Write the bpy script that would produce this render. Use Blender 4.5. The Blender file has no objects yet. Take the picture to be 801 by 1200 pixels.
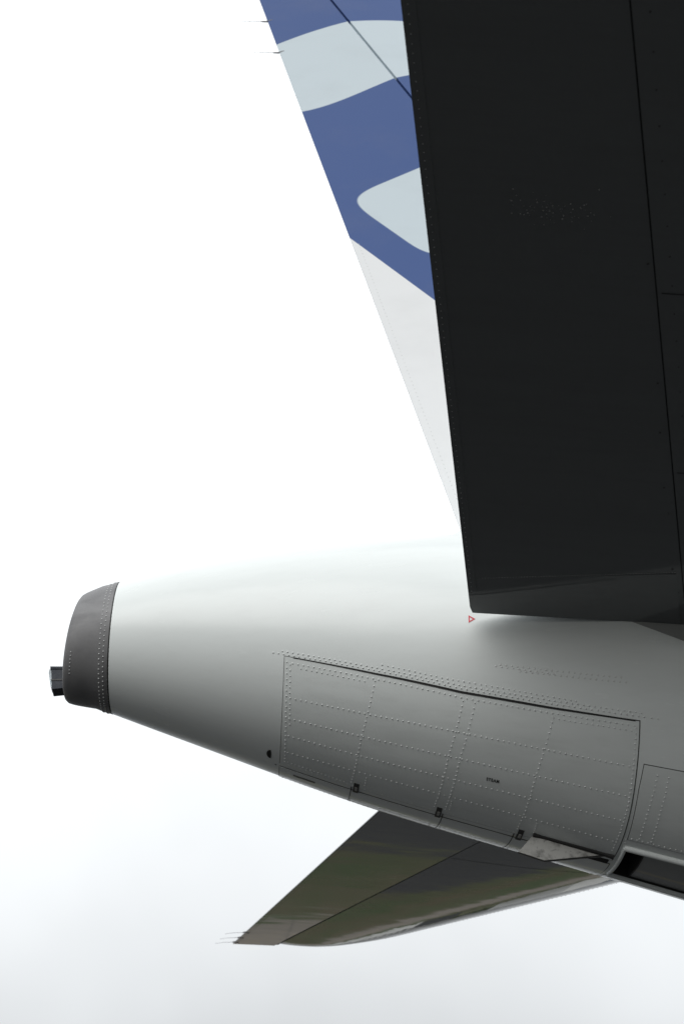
import bpy, math, random
from math import sin, cos, radians as RD, pi, sqrt
random.seed(7)
scene = bpy.context.scene
col = scene.collection

# ------------------------------------------------------------------ camera
ZO = 4.83                                   # aircraft datum above the apron
cam_d = bpy.data.cameras.new('camera')
cam_d.sensor_fit = 'VERTICAL'; cam_d.sensor_height = 36; cam_d.sensor_width = 24
cam_d.lens = 36 * 1437.76 / 1200
cam_d.clip_start = 0.05; cam_d.clip_end = 6000
cam = bpy.data.objects.new('camera', cam_d); col.objects.link(cam)
cam.location = (-1.109, -5.6728, -3.0559 + ZO)
cam.rotation_euler = (pi / 2 + 0.6413, 0, -0.0669)
scene.camera = cam
cam_d.dof.use_dof = True; cam_d.dof.focus_distance = 5.9; cam_d.dof.aperture_fstop = 3.5

# ------------------------------------------------------------------ sky and sun
SUN_EL, SUN_AZ = RD(25), RD(207)            # azimuth measured from +Y, clockwise from above
w = bpy.data.worlds.new('World'); scene.world = w; w.use_nodes = True
nt = w.node_tree; nt.nodes.clear()
def wn(t, **k):
    n = nt.nodes.new(t)
    for a, b in k.items(): setattr(n, a, b)
    return n
wout = wn('ShaderNodeOutputWorld')
nish = wn('ShaderNodeTexSky'); nish.sky_type = 'NISHITA'; nish.sun_disc = False
nish.sun_elevation = SUN_EL; nish.sun_rotation = SUN_AZ; nish.dust_density = 3.0
b1 = wn('ShaderNodeBackground'); b1.inputs[1].default_value = 0.1
nt.links.new(nish.outputs[0], b1.inputs[0])
# overcast cloud deck: brightens with elevation, 0.12 + 1.36 (1 - exp(-sin(elevation) / 0.32)), soft cloud structure
tc = wn('ShaderNodeTexCoord'); sp = wn('ShaderNodeSeparateXYZ')
nt.links.new(tc.outputs['Generated'], sp.inputs[0])
m0 = wn('ShaderNodeMath', operation='MAXIMUM'); m0.inputs[1].default_value = 0.0
nt.links.new(sp.outputs['Z'], m0.inputs[0])
ma = wn('ShaderNodeMath', operation='MULTIPLY'); ma.inputs[1].default_value = -1 / .32; nt.links.new(m0.outputs[0], ma.inputs[0])
mb = wn('ShaderNodeMath', operation='EXPONENT'); nt.links.new(ma.outputs[0], mb.inputs[0])
m1 = wn('ShaderNodeMath', operation='MULTIPLY_ADD'); m1.inputs[1].default_value = -1.36; m1.inputs[2].default_value = 1.48
nt.links.new(mb.outputs[0], m1.inputs[0])
nz = wn('ShaderNodeTexNoise'); nz.inputs['Scale'].default_value = 2.2; nz.inputs['Detail'].default_value = 4; nz.inputs['Roughness'].default_value = .5
nt.links.new(tc.outputs['Generated'], nz.inputs['Vector'])
m2 = wn('ShaderNodeMapRange'); m2.inputs['To Min'].default_value = 0.86; m2.inputs['To Max'].default_value = 1.12
m2.inputs['From Min'].default_value = .3; m2.inputs['From Max'].default_value = .7
nt.links.new(nz.outputs['Fac'], m2.inputs['Value'])
m3 = wn('ShaderNodeMath', operation='MULTIPLY'); nt.links.new(m1.outputs[0], m3.inputs[0]); nt.links.new(m2.outputs[0], m3.inputs[1])
m4 = wn('ShaderNodeMath', operation='MULTIPLY'); m4.inputs[1].default_value = 1.0; nt.links.new(m3.outputs[0], m4.inputs[0])
b2 = wn('ShaderNodeBackground'); b2.inputs[0].default_value = (0.955, 0.982, 1.0, 1)
nt.links.new(m4.outputs[0], b2.inputs[1])
mixw = wn('ShaderNodeMixShader'); mixw.inputs[0].default_value = 0.95
nt.links.new(b1.outputs[0], mixw.inputs[1]); nt.links.new(b2.outputs[0], mixw.inputs[2])
nt.links.new(mixw.outputs[0], wout.inputs[0])

sun_d = bpy.data.lights.new('sun', 'SUN'); sun_d.energy = 1.5; sun_d.angle = RD(44); sun_d.color = (1, .985, .955)
sun = bpy.data.objects.new('sun', sun_d); col.objects.link(sun)
sun.location = (0, 0, 60)
sun.rotation_euler = (pi / 2 - SUN_EL, 0, pi - SUN_AZ)

vs = scene.view_settings
vs.view_transform = 'Standard'; vs.look = 'None'; vs.exposure = 0; vs.gamma = 1; vs.use_curve_mapping = False
scene.cycles.max_bounces = 8

# ------------------------------------------------------------------ materials
MATS = {}
def mat_base(name):
    m = bpy.data.materials.new(name); m.use_nodes = True
    n = m.node_tree; bs = n.nodes['Principled BSDF']
    MATS[name] = m
    return m, n, bs
def node(n, t, **k):
    x = n.nodes.new(t)
    for a, b in k.items(): setattr(x, a, b)
    return x
def mth(n, op, a, b=None, c=None):
    x = n.nodes.new('ShaderNodeMath'); x.operation = op
    for i, v in enumerate((a, b, c)):
        if v is None: continue
        if isinstance(v, (int, float)): x.inputs[i].default_value = v
        else: n.links.new(v, x.inputs[i])
    return x.outputs[0]
def mixc(n, fac, a, b):
    x = n.nodes.new('ShaderNodeMix'); x.data_type = 'RGBA'
    for s, v in ((x.inputs[0], fac), (x.inputs[6], a), (x.inputs[7], b)):
        if isinstance(v, (int, float)): s.default_value = v
        elif isinstance(v, tuple): s.default_value = (*v, 1)
        else: n.links.new(v, s)
    return x.outputs[2]
def noise(n, scale, detail=4, rough=.5, stretch=None, dist=0):
    t = node(n, 'ShaderNodeTexCoord'); src = t.outputs['Object']
    if stretch:
        mp = node(n, 'ShaderNodeMapping'); mp.inputs['Scale'].default_value = stretch
        n.links.new(src, mp.inputs[0]); src = mp.outputs[0]
    z = node(n, 'ShaderNodeTexNoise'); z.inputs['Scale'].default_value = scale; z.inputs['Detail'].default_value = detail
    z.inputs['Roughness'].default_value = rough; z.inputs['Distortion'].default_value = dist
    n.links.new(src, z.inputs['Vector'])
    return z.outputs['Fac']
def maprange(n, v, a, b, c, d):
    x = node(n, 'ShaderNodeMapRange'); n.links.new(v, x.inputs['Value'])
    for k, q in (('From Min', a), ('From Max', b), ('To Min', c), ('To Max', d)): x.inputs[k].default_value = q
    return x.outputs[0]

def finish_paint(n, bs, colour, rough, coat, dirt=.10, wave=.0, dirt_col=(.16, .15, .13), coat_ior=1.5, coat_r=(.03, .10), streak=(.35, 5, 5)):
    """gloss aircraft paint: broad tone drift, fine streaks along the airflow, a breath of panel waviness"""
    a = noise(n, 1.1, 5, .55, streak); f = maprange(n, a, .45, .8, 0, dirt)
    b = noise(n, 9, 6, .6, (.25, 3, 3)); g = maprange(n, b, .5, .85, 0, dirt * .9)
    c = mixc(n, f, colour, dirt_col); c = mixc(n, g, c, dirt_col)
    n.links.new(c, bs.inputs['Base Color'])
    r = noise(n, 3, 5, .6); n.links.new(maprange(n, r, .3, .7, rough * .8, rough * 1.3), bs.inputs['Roughness'])
    bs.inputs['Coat Weight'].default_value = coat; bs.inputs['Specular IOR Level'].default_value = 0
    cr = noise(n, 6, 5, .6, (.5, 2, 2)); n.links.new(maprange(n, cr, .35, .75, *coat_r), bs.inputs['Coat Roughness'])
    bs.inputs['Coat IOR'].default_value = coat_ior
    if wave:
        h = noise(n, 2.4, 2, .4, (.6, 1.6, 1.6)); bp = node(n, 'ShaderNodeBump')
        bp.inputs['Strength'].default_value = 1; bp.inputs['Distance'].default_value = wave
        n.links.new(h, bp.inputs['Height'])
        n.links.new(bp.outputs[0], bs.inputs['Coat Normal']); n.links.new(bp.outputs[0], bs.inputs['Normal'])

def paint(name, colour, rough=.3, coat=1.0, **k):
    m, n, bs = mat_base(name); finish_paint(n, bs, colour, rough, coat, **k); return m

paint('white_paint', (.738, .775, .770), .42, .7, dirt=.05, coat_r=(.20, .30), wave=.002)
paint('door_paint', (.708, .744, .738), .42, .7, dirt=.12, coat_r=(.10, .20), wave=.006)
paint('grey_paint', (.135, .145, .148), .30, 1.0, dirt=.12, wave=.0014, dirt_col=(.06, .06, .058), coat_ior=1.6, coat_r=(.035, .075))
paint('fairing_paint', (.30, .31, .31), .35, .6, dirt=.2)
paint('flap_paint', (.62, .62, .60), .45, .2, dirt=.0)

def plain(name, colour, rough=.5, metal=0., spec=.5, var=.2, scale=12):
    m, n, bs = mat_base(name)
    a = noise(n, scale, 5, .6); f = maprange(n, a, .35, .75, 0, var)
    n.links.new(mixc(n, f, colour, tuple(v * .45 for v in colour)), bs.inputs['Base Color'])
    bs.inputs['Metallic'].default_value = metal
    n.links.new(maprange(n, noise(n, scale * 2, 5, .6), .3, .7, rough * .8, min(1, rough * 1.25)), bs.inputs['Roughness'])
    bs.inputs['Specular IOR Level'].default_value = spec
    return m
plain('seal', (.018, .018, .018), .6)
plain('rubber', (.02, .02, .02), .8)
plain('rivet_paint', (.66, .68, .675), .28, var=.1)
plain('rivet_grey', (.45, .46, .46), .3, var=.1)
plain('rivet_dark', (.04, .04, .04), .5)
plain('chip', (.42, .43, .42), .6)
plain('bare_metal', (.55, .56, .57), .3, .9)
plain('dark_metal', (.10, .10, .10), .45, .8)
plain('soot_and_shade', (.015, .015, .014), .9)  # near-black: pipe soot, and the painted-in shade of openings and recesses
plain('red_mark', (.62, .03, .05), .4, var=.05)
plain('black_mark', (.02, .02, .02), .5)
plain('lamp_case', (.008, .014, .026), .4, .0, spec=.25)
plain('discharger', (.30, .30, .32), .5)
plain('discharger_foot', (.05, .05, .06), .5)
plain('gear_paint', (.55, .56, .56), .35)
m, n, bs = mat_base('lamp_lens'); bs.inputs['Base Color'].default_value = (.35, .42, .46, 1); bs.inputs['Roughness'].default_value = .08
bs.inputs['Transmission Weight'].default_value = .35
n.links.new(maprange(n, noise(n, 40), .3, .7, .05, .15), bs.inputs['Roughness'])
plain('window_glass', (.02, .025, .03), .05)

# heat-tinted exhaust fairing: bare titanium with smears and soot
m, n, bs = mat_base('exhaust_metal')
a = noise(n, 2.6, 6, .6, (1, 1, 2.2), .6); f = maprange(n, a, .35, .7, 0, 1)
c = mixc(n, f, (.215, .215, .22), (.145, .145, .15))
b = noise(n, 14, 5, .6, (1.5, 1, .5)); c = mixc(n, maprange(n, b, .5, .8, 0, .35), c, (.25, .25, .255))
n.links.new(c, bs.inputs['Base Color']); bs.inputs['Metallic'].default_value = .15; bs.inputs['Specular IOR Level'].default_value = .35
n.links.new(maprange(n, a, .3, .75, .48, .62), bs.inputs['Roughness'])

# flap: grey plate with dark oily stains
n = MATS['flap_paint'].node_tree; bs = n.nodes['Principled BSDF']
a = noise(n, 14, 5, .6); b = noise(n, 60, 3, .5)
c = mixc(n, maprange(n, a, .52, .66, 0, .75), (.40, .40, .385), (.13, .13, .125))
c = mixc(n, maprange(n, b, .62, .7, 0, .6), c, (.12, .12, .12)); n.links.new(c, bs.inputs['Base Color'])

# fin livery: two blues and pale bands bounded by curves in the fin's own plane
m, n, bs = mat_base('livery')
t = node(n, 'ShaderNodeTexCoord'); s = node(n, 'ShaderNodeSeparateXYZ'); n.links.new(t.outputs['Object'], s.inputs[0])
X = s.outputs['X']; Z = mth(n, 'SUBTRACT', s.outputs['Z'], ZO)
Xc = mth(n, 'MINIMUM', mth(n, 'MAXIMUM', X, -1.8), 0.1)
def poly(cs):
    v = float(cs[0])
    for q in cs[1:]: v = mth(n, 'MULTIPLY_ADD', Xc, v, float(q))
    return v
def step(v, wd=.004): return maprange(n, v, -wd, wd, 0, 1)
sA = step(mth(n, 'SUBTRACT', Z, poly([-.25591, -.06148, 6.16557])))
sB = step(mth(n, 'SUBTRACT', Z, poly([-.51527, -.80859, .17327, 5.4482])))
sC = step(mth(n, 'SUBTRACT', Z, mth(n, 'MULTIPLY_ADD', X, -1.1292, 2.8004)))
d1 = mth(n, 'MULTIPLY', mth(n, 'SUBTRACT', Z, mth(n, 'MULTIPLY_ADD', X, .554, 4.3618)), .875)
d2 = mth(n, 'MULTIPLY', mth(n, 'SUBTRACT', mth(n, 'MULTIPLY_ADD', X, -1.1098, 3.1882), Z), .669)
d3 = mth(n, 'SUBTRACT', mth(n, 'MULTIPLY_ADD', X, -.2, 3.375 - .2 * .154), Z)
d4 = mth(n, 'SUBTRACT', X, 1.6)
sm = mth(n, 'SMOOTH_MAX', d1, d2, .325); sm = mth(n, 'SMOOTH_MAX', sm, d3, .12); sm = mth(n, 'SMOOTH_MAX', sm, d4, .3)
sT = step(mth(n, 'MULTIPLY', sm, -1))
BLUE, PALE, WHITE = (.066, .114, .285), (.58, .66, .71), (.80, .815, .83)
c = mixc(n, sC, WHITE, BLUE); c = mixc(n, sT, c, PALE); c = mixc(n, sB, c, PALE); c = mixc(n, sA, c, BLUE)
g = maprange(n, noise(n, 3, 6, .6, (.6, 1, 1)), .5, .85, 0, .10)
n.links.new(mixc(n, g, c, (.25, .25, .26)), bs.inputs['Base Color'])
bs.inputs['Roughness'].default_value = .38; bs.inputs['Specular IOR Level'].default_value = .10

# grounds
def ground_mat(name, ca, cb, cc, s1, s2, rough=.9, bump=.01):
    m, n, bs = mat_base(name)
    a = noise(n, s1, 8, .6); b = noise(n, s2, 6, .65)
    c = mixc(n, maprange(n, a, .38, .62, 0, 1), ca, cb); c = mixc(n, maprange(n, b, .5, .75, 0, .8), c, cc)
    n.links.new(c, bs.inputs['Base Color']); bs.inputs['Roughness'].default_value = rough
    bp = node(n, 'ShaderNodeBump'); bp.inputs['Distance'].default_value = bump; n.links.new(b, bp.inputs['Height']); n.links.new(bp.outputs[0], bs.inputs['Normal'])
ground_mat('grass', (.034, .070, .010), (.085, .066, .028), (.12, .095, .06), .14, .6, .95, .03)
ground_mat('asphalt', (.018, .018, .020), (.025, .025, .025), (.032, .031, .030), .12, 6, .85, .004)
ground_mat('concrete', (.20, .175, .145), (.24, .21, .18), (.15, .13, .11), .08, 2, .85, .004)
plain('road_paint', (.7, .55, .08), .7)
plain('sheet_white', (.72, .73, .74), .4, scale=.2)
plain('sheet_blue', (.06, .12, .32), .4, scale=1)
plain('sheet_dark', (.06, .065, .07), .5, scale=1)
ground_mat('leaf', (.035, .06, .018), (.06, .085, .025), (.045, .05, .02), .08, .6, .8, .01)

# ------------------------------------------------------------------ mesh helpers
class MB:
    def __init__(s): s.v = []; s.f = []
    def vert(s, p): s.v.append((p[0], p[1], p[2])); return len(s.v) - 1
    def quad_grid(s, rows, close_u=False, flip=False):
        """rows: list of rows of points, all the same length"""
        base = len(s.v); nu = len(rows[0])
        for r in rows: s.v += [tuple(p) for p in r]
        for j in range(len(rows) - 1):
            for i in range(nu if close_u else nu - 1):
                i2 = (i + 1) % nu
                q = [base + j * nu + i, base + j * nu + i2, base + (j + 1) * nu + i2, base + (j + 1) * nu + i]
                s.f.append(q[::-1] if flip else q)
        return base
    def ngon(s, pts, flip=False):
        b = len(s.v); s.v += [tuple(p) for p in pts]; q = list(range(b, b + len(pts)))
        s.f.append(q[::-1] if flip else q)
    def box(s, x0, x1, y0, y1, z0, z1):
        b = len(s.v)
        s.v += [(x, y, z) for z in (z0, z1) for y in (y0, y1) for x in (x0, x1)]
        for q in ((0, 2, 3, 1), (4, 5, 7, 6), (0, 1, 5, 4), (2, 6, 7, 3), (0, 4, 6, 2), (1, 3, 7, 5)): s.f.append([b + i for i in q])
    def prism(s, pts, off):
        """closed prism from polygon pts swept by vector off"""
        k = len(pts); b = len(s.v)
        s.v += [tuple(p) for p in pts] + [(p[0] + off[0], p[1] + off[1], p[2] + off[2]) for p in pts]
        s.f.append(list(range(b, b + k))[::-1]); s.f.append(list(range(b + k, b + 2 * k)))
        for i in range(k):
            j = (i + 1) % k; s.f.append([b + i, b + j, b + k + j, b + k + i])
    def tube(s, pts, rad, k=8):
        rows = []
        for i, p in enumerate(pts):
            a = pts[max(0, i - 1)]; c = pts[min(len(pts) - 1, i + 1)]
            d = [c[j] - a[j] for j in range(3)]; L = sqrt(sum(q * q for q in d)) or 1; d = [q / L for q in d]
            u = (0, 0, 1) if abs(d[2]) < .9 else (1, 0, 0)
            e = (d[1] * u[2] - d[2] * u[1], d[2] * u[0] - d[0] * u[2], d[0] * u[1] - d[1] * u[0])
            L = sqrt(sum(q * q for q in e)); e = [q / L for q in e]
            g = (d[1] * e[2] - d[2] * e[1], d[2] * e[0] - d[0] * e[2], d[0] * e[1] - d[1] * e[0])
            r = rad[i] if isinstance(rad, (list, tuple)) else rad
            rows.append([[p[j] + r * (cos(2 * pi * q / k) * e[j] + sin(2 * pi * q / k) * g[j]) for j in range(3)] for q in range(k)])
        s.quad_grid(rows, True)
        s.ngon(rows[0]); s.ngon(rows[-1], True)
    def build(s, name, mat, parent=None, smooth=False, stuff=False, zo=ZO, sharp=None, recalc=True):
        me = bpy.data.meshes.new(name)
        me.from_pydata([(a, b, c + zo) for a, b, c in s.v], [], s.f)
        me.validate(); me.update()
        import bmesh
        bm = bmesh.new(); bm.from_mesh(me); bmesh.ops.remove_doubles(bm, verts=bm.verts, dist=1e-5)
        recalc and name not in ('rivets', 'fasteners', 'paint_chips') and bmesh.ops.recalc_face_normals(bm, faces=bm.faces); bm.to_mesh(me); bm.free()
        me.materials.append(MATS[mat])
        if smooth:
            me.polygons.foreach_set('use_smooth', [True] * len(me.polygons))
            if sharp: me.set_sharp_from_angle(angle=RD(sharp))
        o = bpy.data.objects.new(name, me); col.objects.link(o)
        if parent: o.parent = parent
        if stuff: o['kind'] = 'stuff'
        return o
def tag(o, label, cat=None, group=None):
    o['label'] = label
    if cat: o['category'] = cat
    if group: o['group'] = group
    return o

# ------------------------------------------------------------------ setting: field, apron, taxiway, far wood, hangars
def sheet(name, x0, x1, y0, y1, z, mat):
    b = MB(); nx = max(1, int((x1 - x0) / 200)); ny = max(1, int((y1 - y0) / 200))
    b.quad_grid([[(x0 + (x1 - x0) * i / nx, y0 + (y1 - y0) * j / ny, z) for i in range(nx + 1)] for j in range(ny + 1)])
    o = b.build(name, mat, zo=0); o['kind'] = 'structure'; return o
sheet('ground', -2400, 2400, -2400, 2400, 0, 'grass')
apron = sheet('apron', -60, 90, -70, 34, .004, 'asphalt')
taxi = sheet('taxiway', -600, 600, 62, 98, .004, 'concrete')
for i, (x0, x1, y0, y1) in enumerate(((-600, 600, 79.9, 80.1), (-60, 90, 10.0, 10.15))):
    b = MB(); b.box(x0, x1, y0, y1, .0045, .008); b.build('painted_line', 'road_paint', taxi if i == 0 else apron, zo=0)
b = MB()                                    # expansion joints of the taxiway slabs
for k in range(-75, 76): b.box(k * 8 - .03, k * 8 + .03, 62, 79.8, .0045, .006); b.box(k * 8 - .03, k * 8 + .03, 80.2, 98, .0045, .006)
b.build('slab_joints', 'seal', taxi, zo=0, stuff=True)
b = MB()
for k in range(9000):                       # far wood along the airfield boundary
    x = random.uniform(-420, 420); d = random.gauss(0, 9); h = 9 + 4 * sin(x * .05) + 3 * sin(x * .13 + 1) + random.uniform(-2, 2)
    if -55 < x < 45 and random.random() < .8: continue
    zc = random.uniform(.3, 1) * h; y = 330 + d; r = random.uniform(.7, 1.6)
    a = random.uniform(0, 2 * pi); t = random.uniform(-.9, .9)
    u = (cos(a) * r, sin(a) * r, 0); v = (-sin(a) * sin(t) * r, cos(a) * sin(t) * r, cos(t) * r)
    b.ngon([(x - u[0], y - u[1], zc), (x + v[0], y + v[1], zc + v[2]), (x + u[0], y + u[1], zc), (x - v[0] * .7, y - v[1] * .7, zc - v[2])])
tag(b.build('far_wood', 'leaf', zo=0, stuff=True), 'far line of broadleaf wood along the airfield boundary', 'wood')

def hangar(x, y, wd, dp, h, wall, roof, doorm, label):
    e = bpy.data.objects.new('hangar', None); col.objects.link(e); e.location = (x, y, 0); tag(e, label, 'hangar')
    b = MB(); b.box(0, wd, 0, dp, 0, h); b.build('wall', wall, e, zo=0)
    b = MB(); b.prism([(-.5, -.5, h + .02), (wd + .5, -.5, h + .02), (wd / 2, -.5, h * 1.28)], (0, dp + 1, 0)); b.build('roof', roof, e, zo=0)
    for k in range(4):
        b = MB(); a = wd * (.14 + .18 * k); b.box(a + .05, a + wd * .18 - .05, -.12, -.02, 0, h * .78); b.build('door_leaf', doorm, e, zo=0)
    for k in range(6):
        b = MB(); a = wd * (.08 + .14 * k); b.box(a, a + wd * .09, -.1, -.02, h * .83, h * .95); b.build('window', 'window_glass', e, zo=0)
hangar(-70, 128, 46, 40, 10, 'sheet_white', 'sheet_dark', 'sheet_blue', 'white hangar with blue sliding doors beyond the taxiway')
hangar(-12, 136, 34, 30, 8, 'sheet_dark', 'sheet_white', 'sheet_white', 'dark hangar with white sliding doors beyond the taxiway')
hangar(34, 130, 60, 44, 12, 'sheet_white', 'sheet_blue', 'sheet_dark', 'largest hangar, white with dark doors and blue roof')

# ------------------------------------------------------------------ the airliner
plane = bpy.data.objects.new('airliner', None); col.objects.link(plane); plane.location = (0, 0, 0)
tag(plane, 'white airliner with blue and pale banded fin, seen from under its tail', 'airliner')

# fuselage: circular sections, centre height and radius along x (x forward, -y starboard)
KX = [-2.6, -1.6, -.6, .4, 1.4, 2.4, 3.4, 4.4, 5.4, 6.4, 7.4, 8.4, 9.4, 10.4, 11.4, 12.4, 13.4]
KZ = [.22, .236, .161, .032, -.091, -.209, -.325, -.445, -.555, -.66, -.755, -.83, -.89, -.94, -.97, -.99, -1.0]
KR = [.1, .449, .701, .846, .989, 1.127, 1.26, 1.39, 1.505, 1.61, 1.705, 1.785, 1.85, 1.90, 1.94, 1.965, 1.975]
def cr(K, x):
    u = min(max(x + 2.6, 0), len(K) - 1 - 1e-6); i = int(u); t = u - i
    e = [2 * K[0] - K[1]] + K + [K[-1]]
    a, b, c, d = e[i:i + 4]
    return .5 * (2 * b + (c - a) * t + (2 * a - 5 * b + 4 * c - d) * t * t + (3 * b - a - 3 * c + d) * t ** 3)
def prof(x):
    if x <= 13.4: return cr(KZ, x), cr(KR, x)
    if x <= 29: return -1.0, 1.975
    q = (x - 29) / 6.3; r = 1.975 * sqrt(max(0, 1 - q ** 2.1)); return -1.0 - .75 * q * q, max(r, .02)
def S(x, ph, off=0.):
    z, r = prof(x); r += off; a = RD(ph)
    y = -r * sin(a); z += r * cos(a)
    if .2 < x < 5:                          # flat flank where the stabiliser passes into the body
        lim = .858 + off + .2 * max(-z, 0) + max(0, z - .5) * 1.5 + max(0, x - 3.4)
        if abs(y) > lim: y = math.copysign(lim, y)
    return (x, y, z)
def Nrm(x, ph):
    e = .01; a = S(x - e, ph); b = S(x + e, ph); c = S(x, ph - .5); d = S(x, ph + .5)
    u = [b[i] - a[i] for i in range(3)]; v = [d[i] - c[i] for i in range(3)]
    nn = (u[1] * v[2] - u[2] * v[1], u[2] * v[0] - u[0] * v[2], u[0] * v[1] - u[1] * v[0])
    L = sqrt(sum(q * q for q in nn)); nn = [q / L for q in nn]
    p = S(x, ph); z, r = prof(x)
    if nn[1] * p[1] + nn[2] * (p[2] - z) < 0: nn = [-q for q in nn]
    return nn, [q / sqrt(sum(k * k for k in u)) for q in u]

X_J = -1.925                                # white skin meets the exhaust fairing
DX0, DX1, DP0, DP1 = .61, 1.66, 170, 190    # belly duct opening
xs = [X_J, -1.9] + [-1.85 + .05 * i for i in range(49)] + [.61] + [.66 + .05 * i for i in range(36)]
x = xs[-1]
while x < 29: x += .3; xs.append(x)
xs += [29 + 6.3 * sin(k / 14 * pi / 2) for k in range(1, 15)]
xs = sorted(set(round(q, 4) for q in xs))
b = MB(); NP = 180
b.v = [S(q, 2 * i) for q in xs for i in range(NP)]
for j in range(len(xs) - 1):
    for i in range(NP):
        if DX0 - 1e-4 <= xs[j] and xs[j + 1] <= DX1 + 1e-4 and DP0 <= 2 * i < DP1: continue
        i2 = (i + 1) % NP; b.f.append([j * NP + i, j * NP + i2, (j + 1) * NP + i2, (j + 1) * NP + i])
b.ngon([S(xs[-1], 2 * i) for i in range(NP)])
fus = b.build('fuselage', 'white_paint', plane, smooth=True, sharp=40)

def lerp_tab(tab, x):
    if x <= tab[0][0]: return tab[0][1]
    for (a, p), (c, q) in zip(tab, tab[1:]):
        if x <= c: return p + (q - p) * (x - a) / (c - a)
    return tab[-1][1]
def patch(name, mat, parent, x0, x1, p0, p1, off, depth=.004, nx=24, np_=16, sgn=1, stuff=False):
    """plate lying on the skin between x0..x1 (functions of phi allowed) and p0..p1 (functions of x allowed)"""
    b = MB(); rows = []
    fx = lambda f, p: f(p) if callable(f) else f
    for j in range(np_ + 1):
        r = []
        for i in range(nx + 1):
            t = i / nx; xm = (fx(x0, 150) * (1 - t) + fx(x1, 150) * t)
            a, c = fx(p0, xm), fx(p1, xm); ph = a + (c - a) * j / np_
            q = fx(x0, ph) * (1 - t) + fx(x1, ph) * t
            r.append((q, ph))
        rows.append(r)
    top = [[S(q, sgn * ph, off) for q, ph in r] for r in rows]
    b.quad_grid(top)
    rim = rows[0] + [r[-1] for r in rows[1:]] + rows[-1][-2::-1] + [r[0] for r in rows[-2:0:-1]]
    b.quad_grid([[S(q, sgn * ph, off) for q, ph in rim], [S(q, sgn * ph, off - depth) for q, ph in rim]], True)
    return b.build(name, mat, parent, smooth=True, sharp=35, stuff=stuff)

def rivet(b, p, nn, uu, r, h):
    vv = (nn[1] * uu[2] - nn[2] * uu[1], nn[2] * uu[0] - nn[0] * uu[2], nn[0] * uu[1] - nn[1] * uu[0])
    base = len(b.v)
    for rr, hh in ((r, -.001), (r * .72, h * .72)):
        for k in range(6):
            a = k * pi / 3
            b.v.append(tuple(p[i] + rr * (cos(a) * uu[i] + sin(a) * vv[i]) + hh * nn[i] for i in range(3)))
    b.v.append(tuple(p[i] + h * nn[i] for i in range(3)))
    for k in range(6):
        j = (k + 1) % 6
        b.f.append([base + k, base + j, base + 6 + j, base + 6 + k]); b.f.append([base + 6 + k, base + 6 + j, base + 12])
def row(b, pts, sp, off=0., r=.0042, h=.0034, sgn=1, skip=0.0):
    if sgn < 0: h *= .35; r *= .8
    """a row of domed rivets along a polyline of (x, phi)"""
    P = [S(x, ph) for x, ph in pts]; seg = [math.dist(P[i], P[i + 1]) for i in range(len(P) - 1)]
    L = sum(seg); k = max(1, round(L / sp))
    for i in range(k + 1):
        if random.random() < skip: continue
        d = L * i / k; j = 0
        while j < len(seg) - 1 and d > seg[j]: d -= seg[j]; j += 1
        t = d / seg[j]; x = pts[j][0] * (1 - t) + pts[j + 1][0] * t; ph = (pts[j][1] * (1 - t) + pts[j + 1][1] * t) * sgn
        x += random.gauss(0, .0006)
        nn, uu = Nrm(x, ph); rivet(b, S(x, ph, off), nn, uu, r * random.uniform(.9, 1.1), h)

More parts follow.
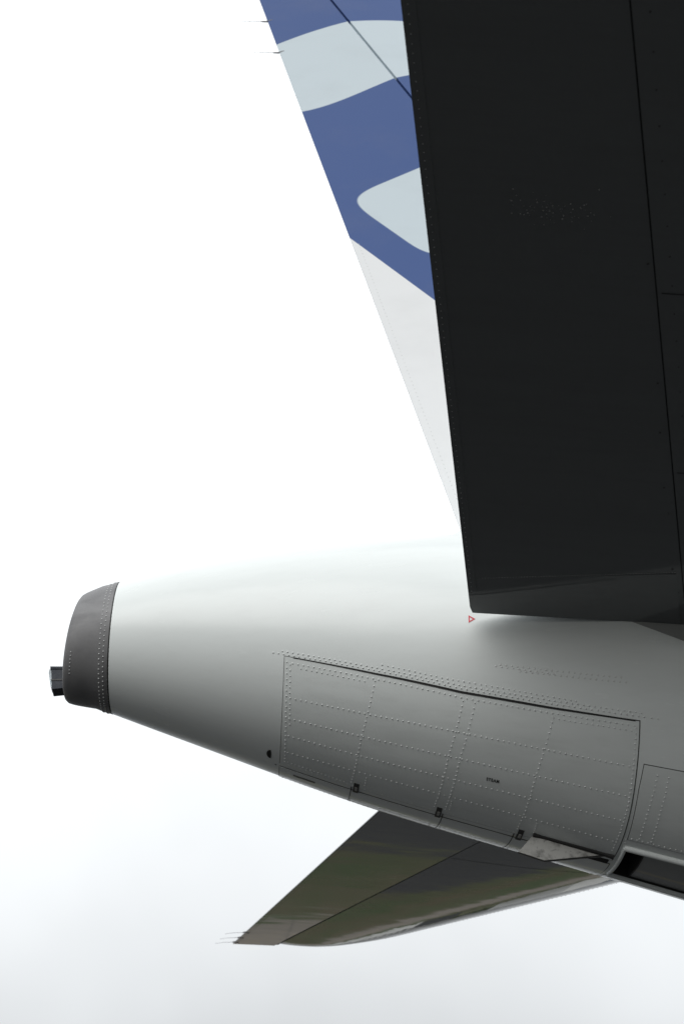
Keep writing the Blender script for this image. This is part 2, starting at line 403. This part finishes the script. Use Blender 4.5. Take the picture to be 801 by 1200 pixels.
# --- the two hinged access doors under the tail
TOP = [(-1.04, 118.6), (-.609, 121.6), (-.215, 123.8), (.17, 124.1), (.577, 123.8)]
top = lambda x: lerp_tab(TOP, x)
right = lambda p: .578 - .00001 * max(0, p - 150) ** 2
OFF = .0035
for sg in (1, -1):
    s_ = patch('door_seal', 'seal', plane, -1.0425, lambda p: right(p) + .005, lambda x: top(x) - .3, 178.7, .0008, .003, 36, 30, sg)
    door = patch('access_door', 'door_paint', plane, -1.040, right, top, 178.2, OFF, .0045, 40, 32, sg)
    if sg == 1: tag(door, 'riveted access door on the near side of the belly')
    s_.parent = door
    # dark strip painting the shade of the open step along the door's top edge
    patch('top_step_shade', 'seal', door, -1.0, .56, lambda x: top(x) - .12 - .52 * max(0, 1 - ((x + .2) / .85) ** 2), lambda x: top(x) + .16, OFF + .0016, .005, 40, 2, sg)
    b = MB()
    for ph in (137.9, 147.9, 157.3): row(b, [(-1.005, ph - .8), (-.66, ph - .3), (.545, ph)], .0262, OFF, sgn=sg)
    row(b, [(-1.005, 167.2), (-.7, 166.2), (-.28, 166.0), (.54, 167.1)], .0262, OFF, r=.0045, sgn=sg)
    row(b, [(-1.0, 174.6), (-.72, 175.9)], .02, OFF, r=.0035, sgn=sg)
    for a, c in ((-.612, -.688), (-.206, -.283), (-.152, -.232), (.20, .112)):
        row(b, [(a, top(a) + 2.6), (a * .5 + c * .5 - .012, 148), (c, 174.5)], .0255, OFF, sgn=sg)
    row(b, [(-1.028, 121), (-1.016, 175)], .026, OFF, r=.004, sgn=sg); row(b, [(-1.012, 122), (-1.003, 150)], .026, OFF, r=.004, sgn=sg)
    row(b, [(.564, 126), (.565, 150), (.552, 172)], .024, OFF, r=.004, sgn=sg)
    row(b, [(-1.0, 121.4), (-.609, 123.4), (-.215, 125.4), (.17, 125.6), (.555, 125.3)], .0262, OFF, r=.0045, sgn=sg)
    row(b, [(-.96, 123.2), (-.66, 124.9)], .0262, OFF, r=.004, sgn=sg); row(b, [(.2, 127.1), (.545, 126.9)], .0262, OFF, r=.004, sgn=sg)
    row(b, [(-.995, 177.0), (.1, 177.0)], .03, OFF, r=.003, h=.002, sgn=sg)
    for xx in (-.62, -.21, .19): row(b, [(xx, 168.5), (xx - .002, 174)], .02, OFF, r=.0035, sgn=sg)
    b.build('rivets', 'rivet_paint', door, smooth=True, stuff=True)
    for xx in (-.661, -.258, .134) if sg == 1 else ():
        l = patch('latch', 'black_mark', door, xx - .013, xx + .013, 174.4, 182.4, OFF + .002, .006, 2, 3, sg)
        patch('latch_tongue', 'flap_paint', l, xx - .006, xx + .006, 177.4, 180.2, OFF + .0045, .004, 2, 2, sg)
# belly lines between the doors, panel breaks
b = MB()
for sg, rng in ((-1, (179.2, 179.8)),):
    pass
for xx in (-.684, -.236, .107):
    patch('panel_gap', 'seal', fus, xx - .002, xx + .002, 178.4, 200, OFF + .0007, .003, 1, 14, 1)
patch('belly_slot', 'dark_metal', fus, -.97, -.86, 186.0, 187.6, OFF + .002, .003, 6, 2)

# rivet rows on the fuselage skin round the doors
b = MB()
for sg in (1, -1):
    for dp in (-1.3, -2.35):
        row(b, [(-1.095 + .043 * (dp < -2), 118.7 + dp), (-.609, 121.4 + dp), (-.215, 123.6 + dp), (.17, 123.9 + dp), (.60 - .013 * (dp < -2), 123.6 + dp)], .0262, 0, r=.0048, sgn=sg)
    row(b, [(.60, 122.3), (.66, 122.2)], .0262, 0, r=.0048, sgn=sg)
    row(b, [(-.58, 117.7), (-.295, 119.6), (.30, 120.6)], .0262, 0, r=.0042, sgn=sg)
    row(b, [(-.04, 112.3), (.5, 111.4)], .026, 0, r=.0065, h=.0012, sgn=sg); row(b, [(.05, 113.6), (.52, 112.7)], .026, 0, r=.0065, h=.0012, sgn=sg)
    row(b, [(-.06, 113.0), (.2, 112.9)], .026, 0, r=.0065, h=.0012, sgn=sg)
    row(b, [(.592, 164.9), (.597, 172)], .03, 0, r=.004, sgn=sg)
b.build('rivets', 'rivet_paint', fus, smooth=True, stuff=True)
# half-moon finger recess and drain aft of the door, inner shade painted flat
b = MB()
nn, uu = Nrm(-1.096, 173.7)
b.ngon([S(-1.088 + .020 * (cos(a) if cos(a) < 0 else cos(a) * .15), 173.2 + 3.6 * sin(a), .0015) for a in [k * pi / 10 for k in range(20)]])
b.build('finger_recess', 'soot_and_shade', fus)
b = MB(); b.ngon([S(-1.060 + .005 * cos(a), 181.5 + .5 * sin(a), .0015) for a in [k * pi / 5 for k in range(10)]]); b.build('drain_hole', 'soot_and_shade', fus)
# red outlined triangle below the elevator
b = MB()
tri = [(-.180, 95.7), (-.181, 98.6), (-.149, 96.9)]; cxm = sum(t[0] for t in tri) / 3; cym = sum(t[1] for t in tri) / 3
rows_ = [[S(x, p, .0015) for x, p in tri], [S(cxm + (x - cxm) * .5, cym + (p - cym) * .5, .0015) for x, p in tri]]
b.quad_grid(rows_, True); b.build('red_triangle_mark', 'red_mark', fus)
# tiny stencil on the door
fc = bpy.data.curves.new('stencil', 'FONT'); fc.body = 'STEAM'; fc.size = .030; fc.offset = .0012; fc.space_character = 1.25
fo = bpy.data.objects.new('stencil_source', fc); col.objects.link(fo)
bpy.context.view_layer.update()
me = fo.evaluated_get(bpy.context.evaluated_depsgraph_get()).to_mesh()
b = MB(); b.v = [S(-.073 + v.co.x * .56, 153.9 - v.co.y * 58, OFF + .0014) for v in me.vertices]; b.f = [list(p.vertices) for p in me.polygons]
fo.to_mesh_clear(); bpy.data.objects.remove(fo); bpy.data.curves.remove(fc)
b.build('stencil', 'black_mark', door if False else [o for o in plane.children if o.name == 'access_door'][0])

# --- forward hatch with two rivet columns
hl = lambda p: .611 - .000045 * max(0, 152 - abs(p - 152)) * 0 + (-.010 if p > 145 else -.010 * (p - 136) / 9 if p > 136 else 0)
for sg in (1, -1):
    s_ = patch('hatch_seal', 'seal', plane, lambda p: hl(p) - .0028, 1.503, 136.35, 165.0, .0006, .002, 20, 20, sg)
    h_ = patch('belly_hatch', 'door_paint', plane, hl, 1.50, 136.6, 164.8, .0022, .003, 20, 20, sg); s_.parent = h_
    b = MB()
    for a, c in ((.671, .648), (.720, .702), (1.08, 1.06), (1.13, 1.11)): row(b, [(a, 139.2), (a * .45 + c * .55 - .004, 152), (c, 163.2)], .0255, .0022, sgn=sg)
    row(b, [(.615, 164.0), (1.49, 163.4)], .026, .0022, r=.0045, sgn=sg)
    b.build('rivets', 'rivet_paint', h_, smooth=True, stuff=True)

# --- belly air duct: recessed opening with a rolled lip
duct = MB()
def ring(x, p0, p1, off, k=8): return [S(x, p0 + (p1 - p0) * i / k, off) for i in range(k + 1)]
rim = [(DX0, DP0 + 2.5 * i) for i in range(9)] + [(DX0 + (DX1 - DX0) * i / 12, DP1) for i in range(1, 13)] + [(DX1, DP1 - 2.5 * i) for i in range(1, 9)] + [(DX1 - (DX1 - DX0) * i / 12, DP0) for i in range(1, 12)]
duct.quad_grid([[S(x, p, -.0005) for x, p in rim], [S(x, p, -.16) for x, p in rim]], True)
duct.quad_grid([[S(DX0 + (DX1 - DX0) * i / 12, DP0 + 2.5 * j, -.16) for i in range(13)] for j in range(9)])
dobj = duct.build('air_duct', 'soot_and_shade', plane, smooth=True, sharp=30)
patch('duct_ramp', 'fairing_paint', dobj, .70, DX1 - .01, DP0 + .4, DP1 - .4, -.010, .05, 20, 8)
patch('duct_frame', 'seal', dobj, .694, .70, DP0 + .3, DP1 - .3, -.007, .08, 1, 8)
for sg in (1, -1):
    b = MB(); b.tube([S(DX0 - .012 + (DX1 - DX0 + .02) * i / 30, sg * (169.0 - .9 * i / 30), .003) for i in range(31)], .016, 12); b.build('rolled_lip', 'white_paint', dobj, smooth=True, sharp=50)
b = MB(); b.tube([S(DX0 - .008, 168.9 + 22.2 * i / 16, .002) for i in range(17)], .010, 10); b.build('rolled_lip', 'white_paint', dobj, smooth=True, sharp=50)

# --- open intake flap hanging below the belly
b = MB()
pts = [(.200, -.070, -.752), (.556, -.062, -.850), (.500, -.066, -.858), (.230, -.074, -.893), (.107, -.072, -.853)]
b.prism(pts, (.004, .010, -.002)); fl = b.build('intake_flap', 'flap_paint', plane)
tag(fl, 'stained pale grey flap hanging open under the belly')
b = MB(); b.tube([S(.19 + .38 * i / 8, 175.2 + .1 * i / 8, .004) for i in range(9)], [.016] + [.011] * 7 + [.016], 10); b.build('hinge_tube', 'seal', fl, smooth=True, sharp=50)
b = MB(); b.tube([(p[0], p[1] - .003, p[2] - .001) for p in (pts[4], pts[3], pts[2], pts[1])], .0035, 6); b.build('edge_seal', 'seal', fl)
patch('intake_opening', 'soot_and_shade', fl, .21, .56, 175.8, 183, .0025, .002, 6, 4)  # flat dark patch painting the shade of the opening behind the flap

# --- exhaust fairing at the end of the tail
zj, rj = prof(X_J)
EX = [(-1.913, zj + .001, rj + .0035), (-1.93, zj, rj + .0015), (-1.96, zj - .002, rj - .008), (-2.0, .238, .322), (-2.05, .233, .311), (-2.09, .229, .302), (-2.122, .226, .2935), (-2.142, .224, .286), (-2.153, .223, .276), (-2.158, .222, .262), (-2.156, .222, .248), (-2.140, .222, .238)]
def lean(x, z): return x + .10 * min(max((-2.0 - x) / .155, 0), 1) * (z + .06)      # the end face leans forward at the top
b = MB(); rows_ = [[(lean(x, z + r * cos(2 * pi * i / 96)), -r * sin(2 * pi * i / 96), z + r * cos(2 * pi * i / 96)) for i in range(96)] for x, z, r in EX]
b.quad_grid(rows_, True); ex = b.build('exhaust_fairing', 'exhaust_metal', plane, smooth=True)
b = MB(); b.quad_grid([[(lean(-2.138, z + r * cos(2 * pi * i / 64)), -r * sin(2 * pi * i / 64), z + r * cos(2 * pi * i / 64)) for i in range(64)] for z, r in ((.222, .240), (.262, .165))] + [[(x, -.165 * sin(2 * pi * i / 64), .262 + .165 * cos(2 * pi * i / 64)) for i in range(64)] for x in (-2.0, -1.6)], True)
b.ngon([(-1.6, -.165 * sin(2 * pi * i / 64), .262 + .165 * cos(2 * pi * i / 64)) for i in range(64)]); b.build('tail_pipe', 'soot_and_shade', ex, smooth=True, sharp=30)
def exS(x, ph, off=0):
    for (x1, z1, r1), (x0, z0, r0) in zip(EX, EX[1:]):
        if x0 <= x <= x1:
            t = (x - x0) / (x1 - x0); z = z0 + (z1 - z0) * t; r = r0 + (r1 - r0) * t + off
            zz = z + r * cos(RD(ph)); return (lean(x, zz), -r * sin(RD(ph)), zz)
b = MB()
def exrow(x, p0, p1, sp_deg, r=.0048, off=0):
    ph = p0
    while ph <= p1:
        a = RD(ph); nn = [-.15, -sin(a), cos(a)]; L = sqrt(sum(q * q for q in nn)); nn = [q / L for q in nn]
        uu = [cos(RD(8)), 0, 0]; uu = [1 - nn[0] * nn[0], -nn[0] * nn[1], -nn[0] * nn[2]]; L = sqrt(sum(q * q for q in uu)); uu = [q / L for q in uu]
        rivet(b, exS(x, ph), nn, uu, r, .003); ph += sp_deg
exrow(-1.940, -180, 179, 4.4); exrow(-1.961, -177.8, 179, 4.4); exrow(-2.115, 124, 149, 3.6, .004)
b.build('rivets', 'rivet_grey', ex, smooth=True, stuff=True)
b = MB()
for i in range(0, 360, 3): pass
b.quad_grid([[(x, -(rj + o) * sin(2 * pi * i / 96), zj + (rj + o) * cos(2 * pi * i / 96)) for i in range(96)] for x, o in ((-1.918, .0045), (-1.905, .005), (-1.900, .006), (-1.896, .0085))], True)
b.build('joint_seal', 'seal', ex, smooth=True)
# navigation lamp
b = MB(); b.prism([(-2.146, -.04, -.030), (-2.211, -.04, -.040), (-2.230, -.04, .080), (-2.146, -.04, .084)], (0, .08, 0)); tl = b.build('tail_lamp', 'lamp_case', plane)
b = MB(); b.prism([(-2.213, -.034, -.028), (-2.222, -.034, -.018), (-2.241, -.034, .058), (-2.239, -.034, .078), (-2.2315, -.034, .082)], (0, .068, 0)); b.build('lamp_lens', 'lamp_lens', tl)
b = MB(); b.prism([(-2.144, -.043, .012), (-2.221, -.043, .008), (-2.2225, -.043, .016), (-2.144, -.043, .020)], (0, .088, 0)); b.build('lamp_band', 'black_mark', tl)
b = MB(); b.prism([(-2.144, -.045, .078), (-2.234, -.045, .075), (-2.236, -.045, .088), (-2.144, -.045, .091)], (0, .092, 0)); b.build('lamp_hood', 'lamp_case', tl)

# --- fin and rudder
FZ0, FZT = .55, 7.05
fte = lambda z: .2334 - .2546 * z
fhg = lambda z: fte(z) + 1.9249 - .2135 * z
fle = lambda z: .2 + (FZT - z) / (FZT - .9) * 5.35
def naca(s_, t): return 5 * t * (.2969 * sqrt(max(s_, 0)) - .126 * s_ - .3516 * s_ ** 2 + .2843 * s_ ** 3 - .1015 * s_ ** 4)
fth = lambda z: .235 - .02 * z - .02         # half thickness at the hinge
def fin_rows(zs):
    rows = []
    for z in zs:
        c = fle(z) - fhg(z) - .024; k = fth(z); half = []
        tip = 1.0 if z < FZT - .02 else .5
        for i in range(15):
            s_ = (i / 14) ** 1.6               # 0 at leading edge
            half.append((fle(z) - s_ * c, k * tip * (1.25 * sqrt(s_) if s_ < .25 else 1.25 * .5 + (s_ - .25) * (1 - .625) / .75 * 1.0)))
        rows.append([(x, -y, z) for x, y in half[::-1]] + [(x, y, z) for x, y in half[1:]])
    return rows
zs = [FZ0 + (FZT - FZ0) * i / 24 for i in range(25)]
b = MB(); rows_ = fin_rows(zs); b.quad_grid(rows_, True); b.ngon(rows_[-1]); fin = b.build('vertical_fin', 'livery', plane, smooth=True, sharp=35)
b = MB(); rows_ = []
for z in [.80 + (FZT - .80) * i / 24 for i in range(25)]:
    h = fhg(z); e = fte(z); k = fth(z)
    rows_.append([(e, -.004, z)] + [(e + (h - e) * t, -(.004 + (k - .004) * t), z) for t in (.02, .25, .5, .75, 1)] + [(h + .35 * k, 0, z)] + [(e + (h - e) * t, (.004 + (k - .004) * t), z) for t in (1, .75, .5, .25, .02)] + [(e, .004, z)])
b.quad_grid(rows_, True); b.ngon(rows_[0]); b.ngon(rows_[-1]); rud = b.build('rudder', 'livery', plane, smooth=True, sharp=25)
b = MB()                                     # fine fastener line along the rudder's trailing edge
for i in range(80):
    z = 1.0 + i * .0316; x = fte(z) + .045
    for sg in (-1, 1):
        y = sg * (.004 + (fth(z) - .004) * .045 / (fhg(z) - fte(z)) + .0005)
        rivet(b, (x, y, z), (0, sg, 0), (1, 0, 0), .0035, .0012)
b.build('fasteners', 'rivet_paint', rud, stuff=True)
def discharger(parent, base, vec, L=.21, foot=.055):
    b = MB(); x, y, z = base
    b.tube([(x + .03, y, z + vec[1] * .02), (x - foot * .3, y, z), (x - foot, y, z - .004)], [.012, .0075, .0055], 6)
    b.tube([(x - foot + .004, y, z - .004), (x - foot - L * .5, y, z - .008), (x - foot - L, y, z - .02)], [.0022, .0017, .0012], 5)
    d_ = b.build('static_discharger', 'discharger', parent)
for z in (6.6, 6.165, 5.735): discharger(rud, (fte(z) + .005, 0, z), (0, 1), .16)
# fillet where the fin meets the fuselage crown
b = MB(); rows_ = []
for i in range(41):
    x = -.42 + 5.8 * i / 40 if i > 12 else -.42 + .84 * i / 12 * 1.0714
    q = min(max((x + .42) / .5, 0), 1); h = .25 * q * q * (3 - 2 * q); r_ = []
    for j in range(25):
        y = -.5 + 1.0 * j / 24; z, r = prof(x); zs_ = z + sqrt(max(r * r - y * y, 0)) - .0008
        r_.append((x, y, zs_ + h * max(0, 1 - abs(y) / .5) ** 3))
    rows_.append(r_)
b.quad_grid(rows_); b.build('fin_fillet', 'white_paint', plane, smooth=True)

# --- stabilisers and elevators
B_, C0, CT, E0, ET, TT, DI, DR = 6.215, 3.9283, 1.1851, 1.117, .3952, .2179, .1096, .0854
def sgeo(s_):
    t = s_ / B_; te = -s_ * TT; c = C0 + (CT - C0) * t; e = E0 + (ET - E0) * t; z = s_ * DI
    u = min(max((s_ - (B_ - .62)) / .62, 0), 1); le = te + c - .62 * (1 - sqrt(max(0, 1 - u * u * .995)))
    return te, te + e, le, z, c, e
def elev_pt(s_, u, off=0., sg=-1):
    te, h, le, z, c, e = sgeo(s_)
    a = (te, z - DR * e); q = (h, z - .038 * c)
    return (a[0] + (q[0] - a[0]) * u, sg * s_, a[1] + (q[1] - a[1]) * u - off)
def stab_under(s_, x, off=0., sg=-1):
    te, h, le, z, c, e = sgeo(s_); q = (le - x) / c
    return (x, sg * s_, z - naca(max(q, 0), .13) - off) if False else (x, sg * s_, z - c * naca(max(q, 0), .1302) - off)
def fastener_dots(pts, mat, parent, r, h=.0006):
    b = MB()
    for p in pts: rivet(b, p, (0, 0, -1), (1, 0, 0), r * random.uniform(.8, 1.2), h)
    return b.build('fasteners', mat, parent, stuff=True)
for sg in (-1, 1):
    span = [.5, .85, 1.2] + [1.2 + .45 * i for i in range(1, 10)] + [5.595, 5.75, 5.9, 6.0, 6.08, 6.14, 6.18, 6.205, B_]
    b = MB(); rows_ = []
    for s_ in span:
        te, h, le, z, c, e = sgeo(s_); x0 = h + .005; ce = le - x0
        tipk = 1 if s_ < 6.0 else max(.15, sqrt(max(0, 1 - ((s_ - 6.0) / (B_ - 6.0)) ** 2)))
        full = (te + c) - x0                  # undisturbed chord forward of the hinge
        lo = []
        for i in range(21):
            k = 1 - (1 - i / 20) ** 1.0; q = (i / 20) ** 1.9   # q: 0 at LE, 1 at hinge
            x = le - q * ce; sN = q * (full / c)
            lo.append((x, c * naca(sN, .1302) * tipk))
        rows_.append([(x, sg * s_, z - y) for x, y in lo[::-1]] + [(x, sg * s_, z + y) for x, y in lo[1:]])
    b.quad_grid(rows_, True); b.ngon(rows_[0]); b.ngon(rows_[-1])
    stab = b.build('stabilizer', 'grey_paint', plane, smooth=True, sharp=40)
    b = MB(); rows_ = []
    for s_ in [.85, .88] + [.9 + (B_ - .9) * i / 16 for i in range(17)]:
        te, h, le, z, c, e = sgeo(s_)
        cut = .012 if s_ == .85 else 0
        A = elev_pt(s_, 0, 0, sg); H = elev_pt(s_, 1, 0, sg); y = sg * s_
        tipk = 1 if s_ < 6.15 else .6
        r_ = [(A[0] + cut, y, A[2] - .003)] + [(A[0] + (H[0] - A[0]) * t, y, A[2] - .003 + (H[2] + .003 - A[2]) * t) for t in (.03, .33, .66, 1)]
        r_ += [(H[0] + .012, y, z - .03 * c * .6), (H[0] + .014, y, z + .02 * c)]
        r_ += [(A[0] + (H[0] - A[0]) * t, y, A[2] + .004 + (z + .038 * c - A[2] - .004) * t) for t in (.985, .66, .33, .03)] + [(A[0] + cut, y, A[2] + .004)]
        if s_ == .85: r_ = [(px, sg * (.838 + .032 * (px - A[0]) / (H[0] - A[0])), pz) for px, py, pz in r_]
        rows_.append(r_)
    b.quad_grid(rows_, True); b.ngon(rows_[0]); b.ngon(rows_[-1])
    el = b.build('elevator', 'grey_paint', plane, smooth=True, sharp=20)
    hs = MB(); rows_ = []                     # dark seal in the hinge gap
    for s_ in [.85 + (B_ - .87) * i / 16 for i in range(17)]:
        te, h, le, z, c, e = sgeo(s_)
        rows_.append([(h - .004, sg * s_, z - .034 * c), (h + .03, sg * s_, z - .034 * c), (h + .03, sg * s_, z + .03 * c), (h - .004, sg * s_, z + .03 * c)])
    hs.quad_grid(rows_, True); hs.ngon(rows_[0]); hs.ngon(rows_[-1]); hs.build('hinge_seal', 'seal', stab)
    # trailing edge strip, a few mm thick
    b = MB(); top_ = []; bot_ = []
    ss = [1.0 + (B_ - 1.1) * i / 20 for i in range(21)]
    wd = lambda s_: .034 / sgeo(s_)[5] * (1 + .35 * s_ / 4)
    b.quad_grid([[elev_pt(s_, .004, .0052, sg) for s_ in ss], [elev_pt(s_, wd(s_), .0052, sg) for s_ in ss], [elev_pt(s_, wd(s_) + .002, .002, sg) for s_ in ss]])
    b.build('edge_strip', 'grey_paint', el)
    pts = [elev_pt(1.0 + i * .03, wd(1 + i * .03) * .45, .0056, sg) for i in range(170)]
    pts += [elev_pt(1.09 + .14 * t, .06 + .91 * t, .003, sg) for t in [i / 70 for i in range(71)]]
    fastener_dots(pts, 'rivet_grey', el, .0026)
    pts = [elev_pt(.985 + .11 * t, .015 + .96 * t, .003, sg) for t in [i / 12 for i in range(13)]] + [elev_pt(s_, u, .003, sg) for s_, u in ((.95, .05), (.99, .09), (.94, .09), (1.0, .055), (1.1, .9), (1.25, .96), (1.6, .965), (1.75, .955), (2.05, .96), (2.83, .975), (2.3, .97))]
    pts += [stab_under(s_, sgeo(s_)[1] + .06, .0005, sg) for s_ in [.95 + i * .12 for i in range(40)]]
    pts += [stab_under(s_, sgeo(s_)[2] - .16, .0006, sg) for s_ in [1.2 + i * .04 for i in range(112)]]
    fastener_dots(pts, 'rivet_dark', el, .0042)
    # doubler plate along the elevator root
    b = MB(); rr = []
    for t in [i / 10 for i in range(11)]:
        u = .045 + .93 * t
        rr.append([elev_pt(.846 + .03 * u, u, .0045, sg), elev_pt(1.085 + .135 * t, u, .0045, sg), elev_pt(1.089 + .135 * t, u, .002, sg)])
    b.quad_grid(rr); b.build('root_doubler', 'grey_paint', el)
    for s_ in (1.843, 2.715):
        b = MB(); te, h, le, z, c, e = sgeo(s_)
        b.quad_grid([[stab_under(s_ + d + .1 * t, h + .02 + t * (c - e) * .8, .0012, sg) for t in [i / 20 for i in range(21)]] for d in (-.0025, .0025)])
        b.build('panel_gap', 'seal', stab)
    if sg == -1:
        b = MB()                              # speckled paint chips
        for i in range(70):
            u = random.betavariate(1.6, 2.2) * .5 + .36; s_ = 3.02 + random.gauss(0, .032) - .06 * (u - .55)
            rivet(b, elev_pt(s_, u, .0031), (0, 0, -1), (1, 0, 0), random.choice((.0012, .0016, .0022, .003)), .0004)
        b.build('paint_chips', 'chip', el, stuff=True)
    for s_ in (5.66, 5.90, 6.12): discharger(el, (sgeo(s_)[0] + .005, sg * s_, sgeo(s_)[3] - DR * sgeo(s_)[5]), (0, 0), .16, .03)
    # root plate on the fuselage under the stabiliser
    lo = lambda x: 92.5 + (x - .56) * 22.7 if x < .9 else 100.2 + (x - .9) * 4
    patch('root_plate', 'fairing_paint', plane, .56, 4.2, lambda x: min(92.4, lo(x) - .01) - 22, lo, .004, .006, 30, 8, -sg)

# --- wings, engines, undercarriage and cabin windows ahead of the picture
for sg in (-1, 1):
    b = MB(); rows_ = []
    for i in range(13):
        t = i / 12; y = 1.2 + 15.8 * t; le = 23.6 - 8.6 * t; ch = (7.0 - 3.4 * min(t / .35, 1)) - (2.0 * max(0, t - .35) / .65); z = -2.35 + 1.35 * t; r_ = []
        pr = [((k / 10) ** 1.6) for k in range(11)]
        r_ = [(le - q * ch, sg * y, z - ch * naca(q, .115)) for q in pr[::-1]] + [(le - q * ch, sg * y, z + ch * naca(q, .115)) for q in pr[1:-1]]
        rows_.append(r_)
    b.quad_grid(rows_, True); b.ngon(rows_[-1]); b.build('wing', 'fairing_paint', plane, smooth=True, sharp=40)
    b = MB()
    pr = [(25.6, .86), (25.75, .95), (25.6, 1.05), (24.8, 1.17), (23.6, 1.15), (22.4, .98), (21.6, .8), (21.6, .7)]
    b.quad_grid([[(x, sg * 5.75 + r * sin(2 * pi * i / 40), -3.05 + r * cos(2 * pi * i / 40)) for i in range(40)] for x, r in pr], True)
    en = b.build('engine', 'white_paint', plane, smooth=True, sharp=40)
    b = MB(); b.quad_grid([[(x, sg * 5.75 + r * sin(2 * pi * i / 40), -3.05 + r * cos(2 * pi * i / 40)) for i in range(40)] for x, r in ((24.9, .88), (24.9, .15), (25.4, .02))], True); b.build('fan', 'dark_metal', en, smooth=True)
    b = MB(); b.quad_grid([[(x, sg * 5.75 + r * sin(2 * pi * i / 40), -3.05 + r * cos(2 * pi * i / 40)) for i in range(40)] for x, r in ((22, .7), (21.2, .5), (20.6, .1))], True); b.build('exhaust_cone', 'dark_metal', en, smooth=True)
    b = MB(); b.prism([(24.6, sg * 5.75 - .15, -1.95), (21.5, sg * 5.75 - .15, -2.3), (20.2, sg * 5.75 - .15, -1.95), (22.0, sg * 5.75 - .15, -1.7)], (0, .3, 0)); b.build('pylon', 'white_paint', en)
def gear(x, y, z_top, wr, offs):
    b = MB(); b.tube([(x, y, z_top), (x, y, -ZO + wr)], [.16, .10], 12); b.tube([(x, y + offs[0], -ZO + wr), (x, y + offs[-1], -ZO + wr)], .07, 10)
    g = b.build('landing_gear', 'gear_paint', plane, smooth=True, sharp=40)
    for o in offs:
        b = MB(); pr = [(-.2, wr * .5), (-.2, wr * .86), (-.14, wr), (.14, wr), (.2, wr * .86), (.2, wr * .5)]
        b.quad_grid([[(x + r * sin(2 * pi * i / 32), y + o + q, -ZO + wr + r * cos(2 * pi * i / 32)) for i in range(32)] for q, r in pr], True)
        t = b.build('tyre', 'rubber', g, smooth=True, sharp=40)
        b = MB(); b.tube([(x, y + o - .12, -ZO + wr), (x, y + o + .12, -ZO + wr)], wr * .52, 24); b.build('rim', 'gear_paint', g)
for y in (-3.8, 3.8): gear(17.6, y, -1.9, .58, (-.46, .46))
gear(30.2, 0, -2.6, .38, (-.25, .25))
for sg in (-1, 1):
    src = None
    for k in range(34):
        x = 12.5 + k * .53
        ph = sg * 76
        b = MB(); b.ngon([S(x + .12 * cos(a), ph + 5.0 * sin(a), .003) for a in [q * pi / 8 for q in range(16)]]); b.build('window', 'window_glass', plane)
